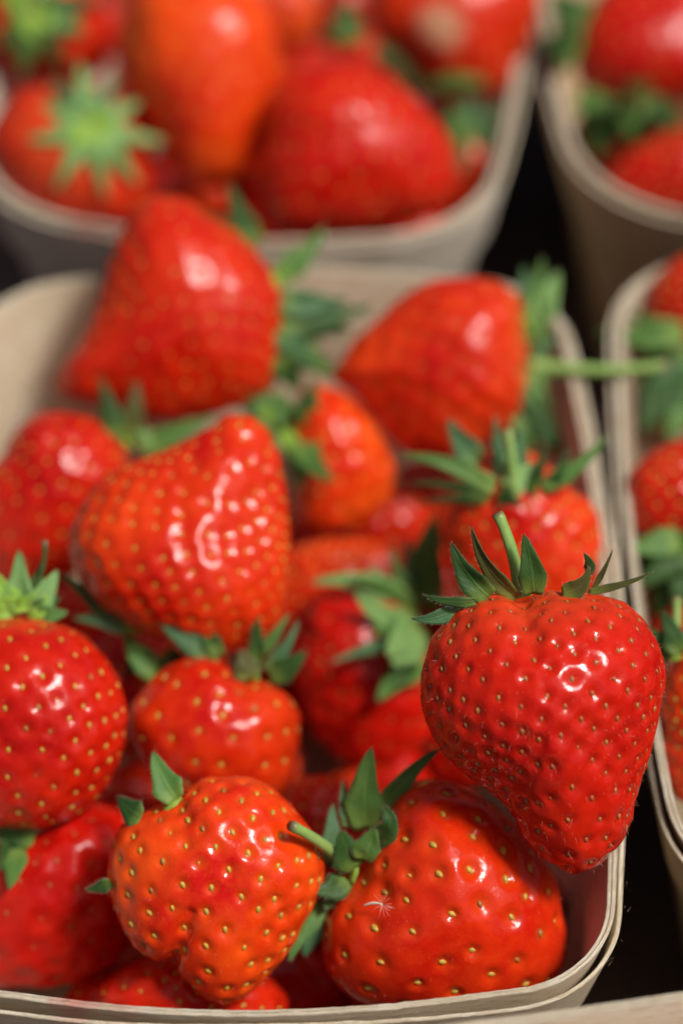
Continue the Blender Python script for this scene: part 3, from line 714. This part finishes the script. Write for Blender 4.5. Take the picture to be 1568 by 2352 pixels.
# keep only those of which something shows, and say where each one is
def shown(k):   # points of a berry's face that nothing stands before
    sh = SHAPES[k]
    t = np.linspace(0, 2 * math.pi, 28, endpoint=False)
    hit = []
    for rf in (0.97, 0.8, 0.55, 0.25):
        for a in t:
            r = float(sh.f(a)) * rf
            x, y = sh.c[0] + r * math.cos(a), sh.c[1] - r * math.sin(a)
            if not (0 < x < W and 0 < y < H): continue
            z = sh.d - sh.front(x, y)[0]
            if not any(o.front(x, y)[1] < 1 and o.d - o.front(x, y)[0] < z for kk, o in SHAPES.items() if kk != k): hit.append((x, y))
    return hit
NICK = {'R': 'large heart-shaped strawberry', 'BR': 'glossy front right strawberry', 'OF': 'orange two-lobed strawberry', 'SM': 'small round middle strawberry',
        'L': 'deep red left-edge strawberry', 'MT': 'cone-shaped strawberry', 'LB': 'blurred round left-edge strawberry', 'BT': 'big one by the rear rim', 'KR': 'red one with the long stem',
        'OC': 'small orange strawberry', 'RM': 'one with spreading sepals', 'CD': 'shaded central strawberry', 'B1': 'large red one of the second punnet', 'B2': 'blurred orange top strawberry',
        'B3': 'strawberry under the sepal star', 'B5': 'one with the pale patch', 'D1': 'dark pink-red corner strawberry', 'D2': 'low crimson strawberry', 'C1': 'crimson right-edge strawberry',
        'C2': 'right-edge strawberry halfway up', 'C3': 'orange-red right-edge strawberry', 'BL': 'dark lower left strawberry'}
seen = {}
for k in [k for k in SHAPES if k[0] == 'Z']:
    hit = shown(k)
    if len(hit) < 2: del SHAPES[k]; del BERRIES[k]; continue
    x, y = np.mean(hit, 0)
    best = min(NICK, key=lambda q: math.hypot(SHAPES[q].c[0] - x, SHAPES[q].c[1] - y) / SHAPES[q].rm)
    dx, dy = x - SHAPES[best].c[0], y - SHAPES[best].c[1]
    w = ('right of' if dx > 0 else 'left of') if abs(dx) > abs(dy) else ('below' if dy > 0 else 'above')
    lab = 'shaded lower-layer strawberry showing %s the %s' % (w, NICK[best])
    while lab in seen: lab = lab.replace('shaded ', 'smaller shaded ', 1) if 'smaller' not in lab else lab.replace('smaller ', 'barely visible ', 1) if 'barely' not in lab else lab + ' too'
    seen[lab] = 1
    BERRIES[k]['label'] = lab

#STOP

def ico(sub):
    bm = bmesh.new(); bmesh.ops.create_icosphere(bm, subdivisions=sub, radius=1)
    bm.verts.ensure_lookup_table()
    co = np.array([v.co[:] for v in bm.verts]); fa = np.array([[v.index for v in f.verts] for f in bm.faces])
    bm.free()
    return co / np.linalg.norm(co, axis=1)[:, None], fa
ICO = {k: ico(k) for k in (5, 6, 7)}     # 20, 82 and 328 thousand triangles

def vnormals(co, fa):
    n = np.cross(co[fa[:, 1]] - co[fa[:, 0]], co[fa[:, 2]] - co[fa[:, 0]])
    out = np.zeros_like(co)
    for i in range(3): np.add.at(out, fa[:, i], n)
    return out / np.maximum(1e-12, np.linalg.norm(out, axis=1))[:, None]

def seed_mesh(mat):
    me = bpy.data.meshes.new('seed')
    bm = bmesh.new(); bmesh.ops.create_uvsphere(bm, u_segments=8, v_segments=4, radius=1)
    for v in bm.verts:
        # teardrop, long axis on x
        x, y, z = v.co.z, v.co.y, v.co.x
        k = 1 - 0.35 * max(0, x)
        v.co = (x, y * 0.66 * k, z * 0.5 * k)
    bmesh.ops.recalc_face_normals(bm, faces=bm.faces)
    bm.to_mesh(me); bm.free()
    me.materials.append(mat)
    me.polygons.foreach_set('use_smooth', [True] * len(me.polygons))
    return me
SEEDM = {'y': seed_mesh(seed_material((0.56, 0.38, 0.045), (0.42, 0.31, 0.05))),
         'r': seed_mesh(seed_material((0.36, 0.085, 0.025), (0.36, 0.20, 0.045)))}

fuzz_mat = bpy.data.materials.new('fine_hairs')
_t = NT(fuzz_mat); _t.b.inputs['Base Color'].default_value = (0.75, 0.30, 0.20, 1); _t.b.inputs['Roughness'].default_value = 0.5
_t.b.inputs['Alpha'].default_value = 0.55

fuzz_leaf = bpy.data.materials.new('pale_leaf_hairs')
_t = NT(fuzz_leaf); _t.b.inputs['Base Color'].default_value = (0.45, 0.50, 0.33, 1); _t.b.inputs['Alpha'].default_value = 0.4

def tube(pts, radii, seg=10, cap=True):
    pts = [np.array(p) for p in pts]
    co, fa, uv = [], [], []
    n = len(pts)
    ref = np.array([0.3, 0.2, 0.93])
    for i, p in enumerate(pts):
        t = pts[min(i + 1, n - 1)] - pts[max(i - 1, 0)]; t /= np.linalg.norm(t)
        a = np.cross(t, ref); a /= np.linalg.norm(a); b = np.cross(t, a)
        for j in range(seg):
            th = 2 * math.pi * j / seg
            co.append(p + (a * math.cos(th) + b * math.sin(th)) * radii[i] * (1 + 0.06 * math.sin(3 * th)))
            uv.append((i / (n - 1), j / seg))
    for i in range(n - 1):
        for j in range(seg):
            fa.append((i * seg + j, i * seg + (j + 1) % seg, (i + 1) * seg + (j + 1) % seg, (i + 1) * seg + j))
    if cap:
        fa.append(tuple(range(seg))[::-1]); fa.append(tuple(range((n - 1) * seg, n * seg)))
    return co, fa, uv

def make_mesh(name, co, fa, uv, org):
    me = bpy.data.meshes.new(name)
    me.from_pydata([tuple(np.array(c) - org) for c in co], [], fa)
    l = me.uv_layers.new(name='UVMap')
    for lp in me.loops: l.data[lp.index].uv = uv[lp.vertex_index]
    me.validate()
    return me

def sepal_mesh(base, mid, tip, width, roll, org, rg, teeth=False):
    """a lance-shaped leaf, folded along its midrib, with real thickness"""
    NL, NW = 16, 7
    co, uv, fa = [], [], []
    wav = rg.uniform(0, 6.28); wamp = rg.uniform(0.03, 0.09)
    fold = rg.uniform(0.20, 0.42); cup = rg.uniform(-0.1, 0.35)
    top, bot = [], []
    view = BACK
    L = np.linalg.norm(tip - base)
    th = 0.00014
    ftw = rg.uniform(-0.5, 0.5)
    for i in range(NL + 1):
        s = i / NL
        p = (1 - s) ** 2 * base + 2 * s * (1 - s) * mid + s * s * tip
        t = 2 * (1 - s) * (mid - base) + 2 * s * (tip - mid); t /= max(1e-9, np.linalg.norm(t))
        side = np.cross(t, view); ns = np.linalg.norm(side)
        side = side / ns if ns > 0.05 else RIGHT
        nrm = np.cross(side, t)
        a = math.radians(roll) + ftw * s
        sd = side * math.cos(a) + nrm * math.sin(a); nn = nrm * math.cos(a) - side * math.sin(a)
        # blade: narrow foot, widest near 0.4, drawn-out point
        w = ((0.62 + 0.38 * math.sin(s / 0.32 * math.pi / 2)) if s < 0.32 else (1 - (s - 0.32) / 0.68) ** 0.72 * (1 - 0.12 * math.sin((s - 0.32) / 0.68 * math.pi)))
        w = max(w, 0.012) * width / 2
        if teeth: w *= 1 + 0.16 * max(0, math.sin(s * 13 + wav)) * (1 - s)
        for j in range(NW):
            v = (j / (NW - 1)) * 2 - 1
            h = fold * abs(v) * w * (1 - 0.5 * s) - cup * w * v * v + wamp * w * math.sin(9 * s + 3 * v + wav)
            q = p + sd * v * w + nn * h
            co.append(q + nn * th / 2); uv.append((s, v)); top.append(len(co) - 1)
    n0 = len(co)
    for k in range(n0):
        i = k // NW
        s = i / NL
        co.append(co[k] - view * 0 - 0)  # placeholder, replaced below
        uv.append(uv[k])
    # offset the lower sheet along a per-vertex normal
    C = np.array(co[:n0]).reshape(NL + 1, NW, 3)
    du = np.gradient(C, axis=0); dv = np.gradient(C, axis=1)
    nr = np.cross(dv, du); nr /= np.maximum(1e-12, np.linalg.norm(nr, axis=2))[:, :, None]
    low = C - nr * th
    for k in range(n0): co[n0 + k] = low[k // NW, k % NW]
    for i in range(NL):
        for j in range(NW - 1):
            a_, b_, c_, d_ = i * NW + j, i * NW + j + 1, (i + 1) * NW + j + 1, (i + 1) * NW + j
            fa.append((a_, b_, c_, d_)); fa.append((n0 + d_, n0 + c_, n0 + b_, n0 + a_))
        for j, fl in ((0, 1), (NW - 1, 0)):
            a_, d_ = i * NW + j, (i + 1) * NW + j
            fa.append((a_, d_, n0 + d_, n0 + a_) if fl else (d_, a_, n0 + a_, n0 + d_))
    for j in range(NW - 1):
        fa.append((j + 1, j, n0 + j, n0 + j + 1))
        k = NL * NW
        fa.append((k + j, k + j + 1, n0 + k + j + 1, n0 + k + j))
    return make_mesh('sepal', co, fa, uv, org)

SHARP = {'R', 'BR', 'OF', 'SM', 'L', 'MT'}
CALYX_MAT = LEAF['y']
FUZZY = {'R': 1500, 'BR': 500, 'OF': 700, 'SM': 350, 'L': 500}

for key, sh in SHAPES.items():
    q = sh.q
    root = bpy.data.objects.new('strawberry', None); COL.objects.link(root)
    root.empty_display_size = 0.01
    base = sh.pos.copy(); base[2] -= sh.R * 0.9
    root.location = base
    tag(root, q['label'], 'strawberry', 'strawberries heaped in the punnets')
    dirs, fa = ICO[q['lod']]
    p = sh.surf(dirs)
    area = 4 * math.pi * sh.R * sh.R
    # spiral of seeds round the axis
    n = q['n']
    i = np.arange(n) + 0.5
    ct = 1 - 2 * (i + n * 0.012) / (n * 1.012)
    st = np.sqrt(np.maximum(0, 1 - ct ** 2)); ga = i * 2.39996 + sh.rg.uniform(0, 6)
    a = -sh.ax
    e1 = np.cross(a, [0.1, 0.3, 0.95]); e1 /= np.linalg.norm(e1); e2 = np.cross(a, e1)
    sd = ct[:, None] * a + st[:, None] * (np.cos(ga)[:, None] * e1 + np.sin(ga)[:, None] * e2)
    sd += sh.rg.normal(0, 0.24 / math.sqrt(n), sd.shape); sd /= np.linalg.norm(sd, axis=1)[:, None]
    sp = sh.surf(sd)
    spacing = math.sqrt(area / n)
    seedlen = {'R': 0.56, 'BR': 0.80, 'OF': 0.66, 'SM': 0.66, 'L': 0.60, 'MT': 0.52}.get(key, 0.55) * 0.001
    rad = spacing * {'R': 0.50, 'OF': 0.44, 'BR': 0.36, 'SM': 0.38, 'L': 0.46}.get(key, 0.52)
    depth = spacing * {'R': 0.075, 'BR': 0.055, 'OF': 0.065, 'SM': 0.055, 'L': 0.065, 'MT': 0.10}.get(key, 0.12) * q['crater']
    pitr = min(spacing * 0.40, seedlen * 2.1)
    pitd = pitr * 0.25
    nrm = vnormals(p, fa)
    # nearest seed (two nearest, blended, so ridges between pits stay soft)
    best = np.full(len(p), 1e9)
    disp = np.zeros(len(p))
    sizes = sh.rg.uniform(0.78, 1.18, n); deeps = sh.rg.uniform(0.7, 1.2, n)
    for k0 in range(0, len(p), 4096):
        dd = np.linalg.norm(p[k0:k0 + 4096, None, :] - sp[None], axis=2)
        best[k0:k0 + 4096] = dd.min(1)
        x = np.clip(1 - (dd / (rad * sizes[None])) ** 2, 0, 1)
        y = np.clip(1 - (dd / (pitr * sizes[None])) ** 2, 0, 1)
        disp[k0:k0 + 4096] = (x ** 1.05 * deeps[None]).max(1) * depth + (y ** 1.2 * deeps[None]).max(1) * pitd
    disp = np.minimum(disp, (depth + pitd) * 1.15)
    pd = p - nrm * disp[:, None]
    # fine lumps of flesh
    f = 900.0
    pd += nrm * (0.00006 * (np.sin(p[:, 0] * f + 1) * np.sin(p[:, 1] * f * 1.1) + np.sin(p[:, 2] * f * 0.9 + p[:, 0] * 500)))[:, None]
    wp = pd @ BASIS + (sh.pos - base)
    me = mesh_np('flesh', wp, fa, 3)
    at = me.attributes.new('seed_distance', 'FLOAT', 'POINT'); at.data.foreach_set('value', (best / spacing).astype(np.float32))
    at = me.attributes.new('along', 'FLOAT', 'POINT'); at.data.foreach_set('value', ((dirs @ sh.ax + 1) / 2).astype(np.float32))
    patch = None
    if key == 'B5':
        pp = (pix(1000, 95, sh.d) + BACK * sh.D * 0.9) - base
        patch = (tuple(pp), 0.007, (0.75, 0.62, 0.36))
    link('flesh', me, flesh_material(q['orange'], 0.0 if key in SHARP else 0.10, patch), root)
    # seeds sit in their pits
    eps = 1e-3
    t1 = np.cross(sd, [0.2, 0.5, 0.8]); t1 /= np.linalg.norm(t1, axis=1)[:, None]; t2 = np.cross(sd, t1)
    def nd(v): return v / np.linalg.norm(v, axis=1)[:, None]
    n1 = sh.surf(nd(sd + t1 * eps)) - sp; n2 = sh.surf(nd(sd + t2 * eps)) - sp
    sn = nd(np.cross(n1, n2)); sn *= np.sign((sn * sp).sum(1))[:, None]
    sc = sp - sn * ((depth + pitd) * deeps - seedlen * 0.12)[:, None]
    scw = sc @ BASIS + (sh.pos - base); snw = sn @ BASIS
    axw = (sh.ax[None] - (sn @ sh.ax)[:, None] * sn); axw = nd(axw + 1e-6) @ BASIS
    sm = SEEDM[q['seedcol']]
    mats = []
    for k in range(n):
        x = Vector(axw[k]); z = Vector(snw[k]); y = z.cross(x).normalized()
        jit = sh.rg.uniform(-0.3, 0.3); x = (x + y * jit).normalized(); y = z.cross(x).normalized()
        s_ = seedlen * sh.rg.uniform(0.85, 1.15)
        if sh.rg.uniform() < 0.04: s_ *= 0.55
        M = Matrix((x, y, z)).transposed().to_4x4() @ Matrix.Scale(s_, 4)
        M.translation = Vector(scw[k]); mats.append(M)
    if key in SHARP:
        order = np.argsort(-sn[:, 2])
        rest = []
        for r_, k in enumerate(order):
            if r_ < 295:
                o = bpy.data.objects.new('seed', sm); COL.objects.link(o); o.parent = root; o.matrix_local = mats[k]
            else: rest.append(mats[k])
    else: rest = mats
    if rest:
        V = np.array([v.co[:] for v in sm.vertices]); F = [tuple(pl.vertices) for pl in sm.polygons]
        co, fs = [], []
        for M in rest:
            A = np.array(M); o0 = len(co) * len(V)
            co.append(V @ A[:3, :3].T + A[:3, 3]); fs += [tuple(o0 + x for x in f) for f in F]
        mm = bpy.data.meshes.new('seeds'); mm.from_pydata(np.vstack(co).tolist(), [], fs)
        o = link('seeds', mm, sm.materials[0], root); o['kind'] = 'stuff'
    # fine hairs on the skin of the sharply seen ones
    if key in FUZZY:
        m_ = FUZZY[key]
        hd = sh.rg.normal(0, 1, (m_, 3)); hd = nd(hd)
        hp = sh.surf(hd); hn = nd(hp / np.array([1, 1, 1]))
        hdir = nd(hn + sh.rg.normal(0, 0.75, hd.shape) + sh.ax * 0.5)
        hl = sh.rg.uniform(0.0004, 0.0013, m_)
        sdv = nd(np.cross(hdir, sh.rg.normal(0, 1, hd.shape))) * 0.000028
        hp = hp - hn * 0.0002
        a_ = hp - sdv; b_ = hp + sdv; mid_ = hp + hdir * hl[:, None] * 0.55; e_ = hp + hdir * hl[:, None] + sh.ax * (hl * 0.35)[:, None]
        cc = np.stack([a_, b_, mid_ + sdv * .7, mid_ - sdv * .7, e_], 1).reshape(-1, 3) @ BASIS + (sh.pos - base)
        fs = []
        for k in range(m_): o0 = 5 * k; fs += [(o0, o0 + 1, o0 + 2, o0 + 3), (o0 + 3, o0 + 2, o0 + 4)]
        mm = bpy.data.meshes.new('fine_hairs'); mm.from_pydata(cc.tolist(), [], fs)
        o = link('fine_hairs', mm, fuzz_mat, root); o['kind'] = 'stuff'
    # calyx: disc, sepals, stem
    if key in SEP:
        (cx, cy), seps, stems = SEP[key]
        fz, rr = sh.front(cx, cy)
        cpos = pix(cx, cy, sh.d) + BACK * (fz * 0.95)
        out = cpos - sh.pos; out /= np.linalg.norm(out)
        # small domed cap where the sepals join
        e1 = np.cross(out, [0.1, 0.2, 0.9]); e1 /= np.linalg.norm(e1); e2 = np.cross(out, e1)
        co, fs, uv = [], [], []
        RR = 26 * sh.m
        for j, (rf, hf) in enumerate([(1.0, -0.25), (0.9, 0.02), (0.65, 0.12), (0.3, 0.18), (0.05, 0.2)]):
            for k in range(16):
                th = 2 * math.pi * k / 16
                co.append(cpos + (e1 * math.cos(th) + e2 * math.sin(th)) * RR * rf * (1 + 0.08 * math.sin(5 * th)) + out * RR * hf); uv.append((0.02, 0.5))
        for j in range(4):
            for k in range(16): fs.append((j * 16 + k, j * 16 + (k + 1) % 16, (j + 1) * 16 + (k + 1) % 16, (j + 1) * 16 + k))
        fs.append(tuple(range(64, 80)))
        cal = link('calyx', make_mesh('calyx', co, fs, uv, base), CALYX_MAT, root)
        for (bx, by, tx, ty, wd, tone, bend, lift, roll) in seps:
            fb, _ = sh.front(bx, by); ft, _ = sh.front(tx, ty)
            dx, dy = tx - bx, ty - by; L = math.hypot(dx, dy)
            mx, my = (bx + tx) / 2 + dy / L * bend * 1.6, (by + ty) / 2 - dx / L * bend * 1.6
            fm, _ = sh.front(mx, my)
            m = sh.m
            zb = fb + 2 * m
            zt = max(ft + 8 * m, zb * 0.75) + lift * m
            zm = max((zb + zt) / 2, fm + 14 * m) + 0.10 * L * m
            bp = pix(bx, by, sh.d - zb); mp_ = pix(mx, my, sh.d - zm); tp = pix(tx, ty, sh.d - zt)
            me = sepal_mesh(bp, mp_, tp, wd * (1.06 if key == 'R' else 1.2) * m, roll, base, sh.rg, teeth=sh.rg.uniform() < 0.5)
            link('sepal', me, LEAF[tone], cal)
        if key in ('R', 'BR', 'OF', 'SM', 'CD', 'RM'):
            cc, fs = [], []
            for ch in [o_ for o_ in cal.children if o_.name.startswith('sepal')]:
                vs = ch.data.vertices; n_ = 17 * 7
                for i_ in range(1, 17):
                    for e_ in (0, 6):
                        p_ = np.array(vs[i_ * 7 + e_].co[:]); c_ = np.array(vs[i_ * 7 + 3].co[:]); q_ = np.array(vs[max(0, i_ - 1) * 7 + e_].co[:])
                        o_d = p_ - c_; L_ = np.linalg.norm(o_d)
                        o_d = o_d / L_ if L_ > 1e-6 else BACK
                        fw = p_ - q_; fl_ = np.linalg.norm(fw)
                        for r_ in range(2):
                            st_ = q_ + (p_ - q_) * sh.rg.uniform()
                            hv = (o_d * 0.8 + fw / max(fl_, 1e-9) * 0.8 + sh.rg.normal(0, 0.3, 3)); hv /= np.linalg.norm(hv)
                            L2 = sh.rg.uniform(0.0003, 0.0009); sd_ = np.cross(hv, BACK); sd_ = sd_ / max(1e-6, np.linalg.norm(sd_)) * 0.000025
                            o0 = len(cc); cc += [st_ - sd_, st_ + sd_, st_ + hv * L2]; fs.append((o0, o0 + 1, o0 + 2))
            mm = bpy.data.meshes.new('fine_hairs'); mm.from_pydata([tuple(c_) for c_ in cc], [], fs)
            o = link('fine_hairs', mm, fuzz_leaf, cal); o['kind'] = 'stuff'
        for (p0, p1, p2, wd, tone, lift) in stems:
            z0 = sh.front(*p0)[0]
            m = sh.m
            A = pix(*p0, sh.d - z0); Bm = pix(*p1, sh.d - z0 - lift * .6 * m); C = pix(*p2, sh.d - z0 - lift * m)
            pts, rad_ = [], []
            for k in range(15):
                s = k / 14
                # quadratic through p1
                q1 = 2 * Bm - (A + C) / 2
                pts.append((1 - s) ** 2 * A + 2 * s * (1 - s) * q1 + s * s * C)
                rad_.append(wd * m / 2 * (1.15 - 0.25 * s + (0.12 if k > 12 else 0)))
            co, fs, uv = tube(pts, rad_)
            link('stem', make_mesh('stem', co, fs, uv, base), STEM[tone], root)

# the bit of seed fluff caught on the glossy front right strawberry
sh = SHAPES['BR']
def on_br(px, py, up): return pix(px, py, sh.d - sh.front(px, py)[0] - up * CM)
org = on_br(878, 2078, 0.0)
fl = bpy.data.objects.new('seed_fluff', None); COL.objects.link(fl); fl.location = org
tag(fl, 'tiny pale seed with white silky hairs stuck on the glossy front right strawberry', 'seed fluff')
mf = bpy.data.materials.new('silky_white'); _t = NT(mf); _t.b.inputs['Base Color'].default_value = (0.85, 0.78, 0.62, 1)
pts = [on_br(832 + 46 * s_, 2081 - 3 * s_ - 5 * math.sin(3 * s_), 0.03) for s_ in np.linspace(0, 1, 8)]
co, fs, uv = tube(pts, [0.00008 + 0.00018 * math.sin(math.pi * k / 7) for k in range(8)], 6)
link('seed_husk', make_mesh('seed_husk', co, fs, uv, org), mf, fl)
CO, FS, UVV = [], [], []
for k in range(26):
    a_ = random.uniform(0, 6.28); L_ = random.uniform(14, 40)
    pts = [on_br(878 + L_ * s_ * math.cos(a_) + 4 * s_ * s_, 2078 + L_ * s_ * math.sin(a_), 0.03 + 0.06 * s_) for s_ in (0, .5, 1)]
    co, fs, uv = tube(pts, [0.00002, 0.000016, 0.000008], 3)
    o0 = len(CO); CO += co; UVV += uv; FS += [tuple(o0 + x for x in f) for f in fs]
o = link('silky_hairs', make_mesh('silky_hairs', CO, FS, UVV, org), mf, fl); o['kind'] = 'stuff'
#END
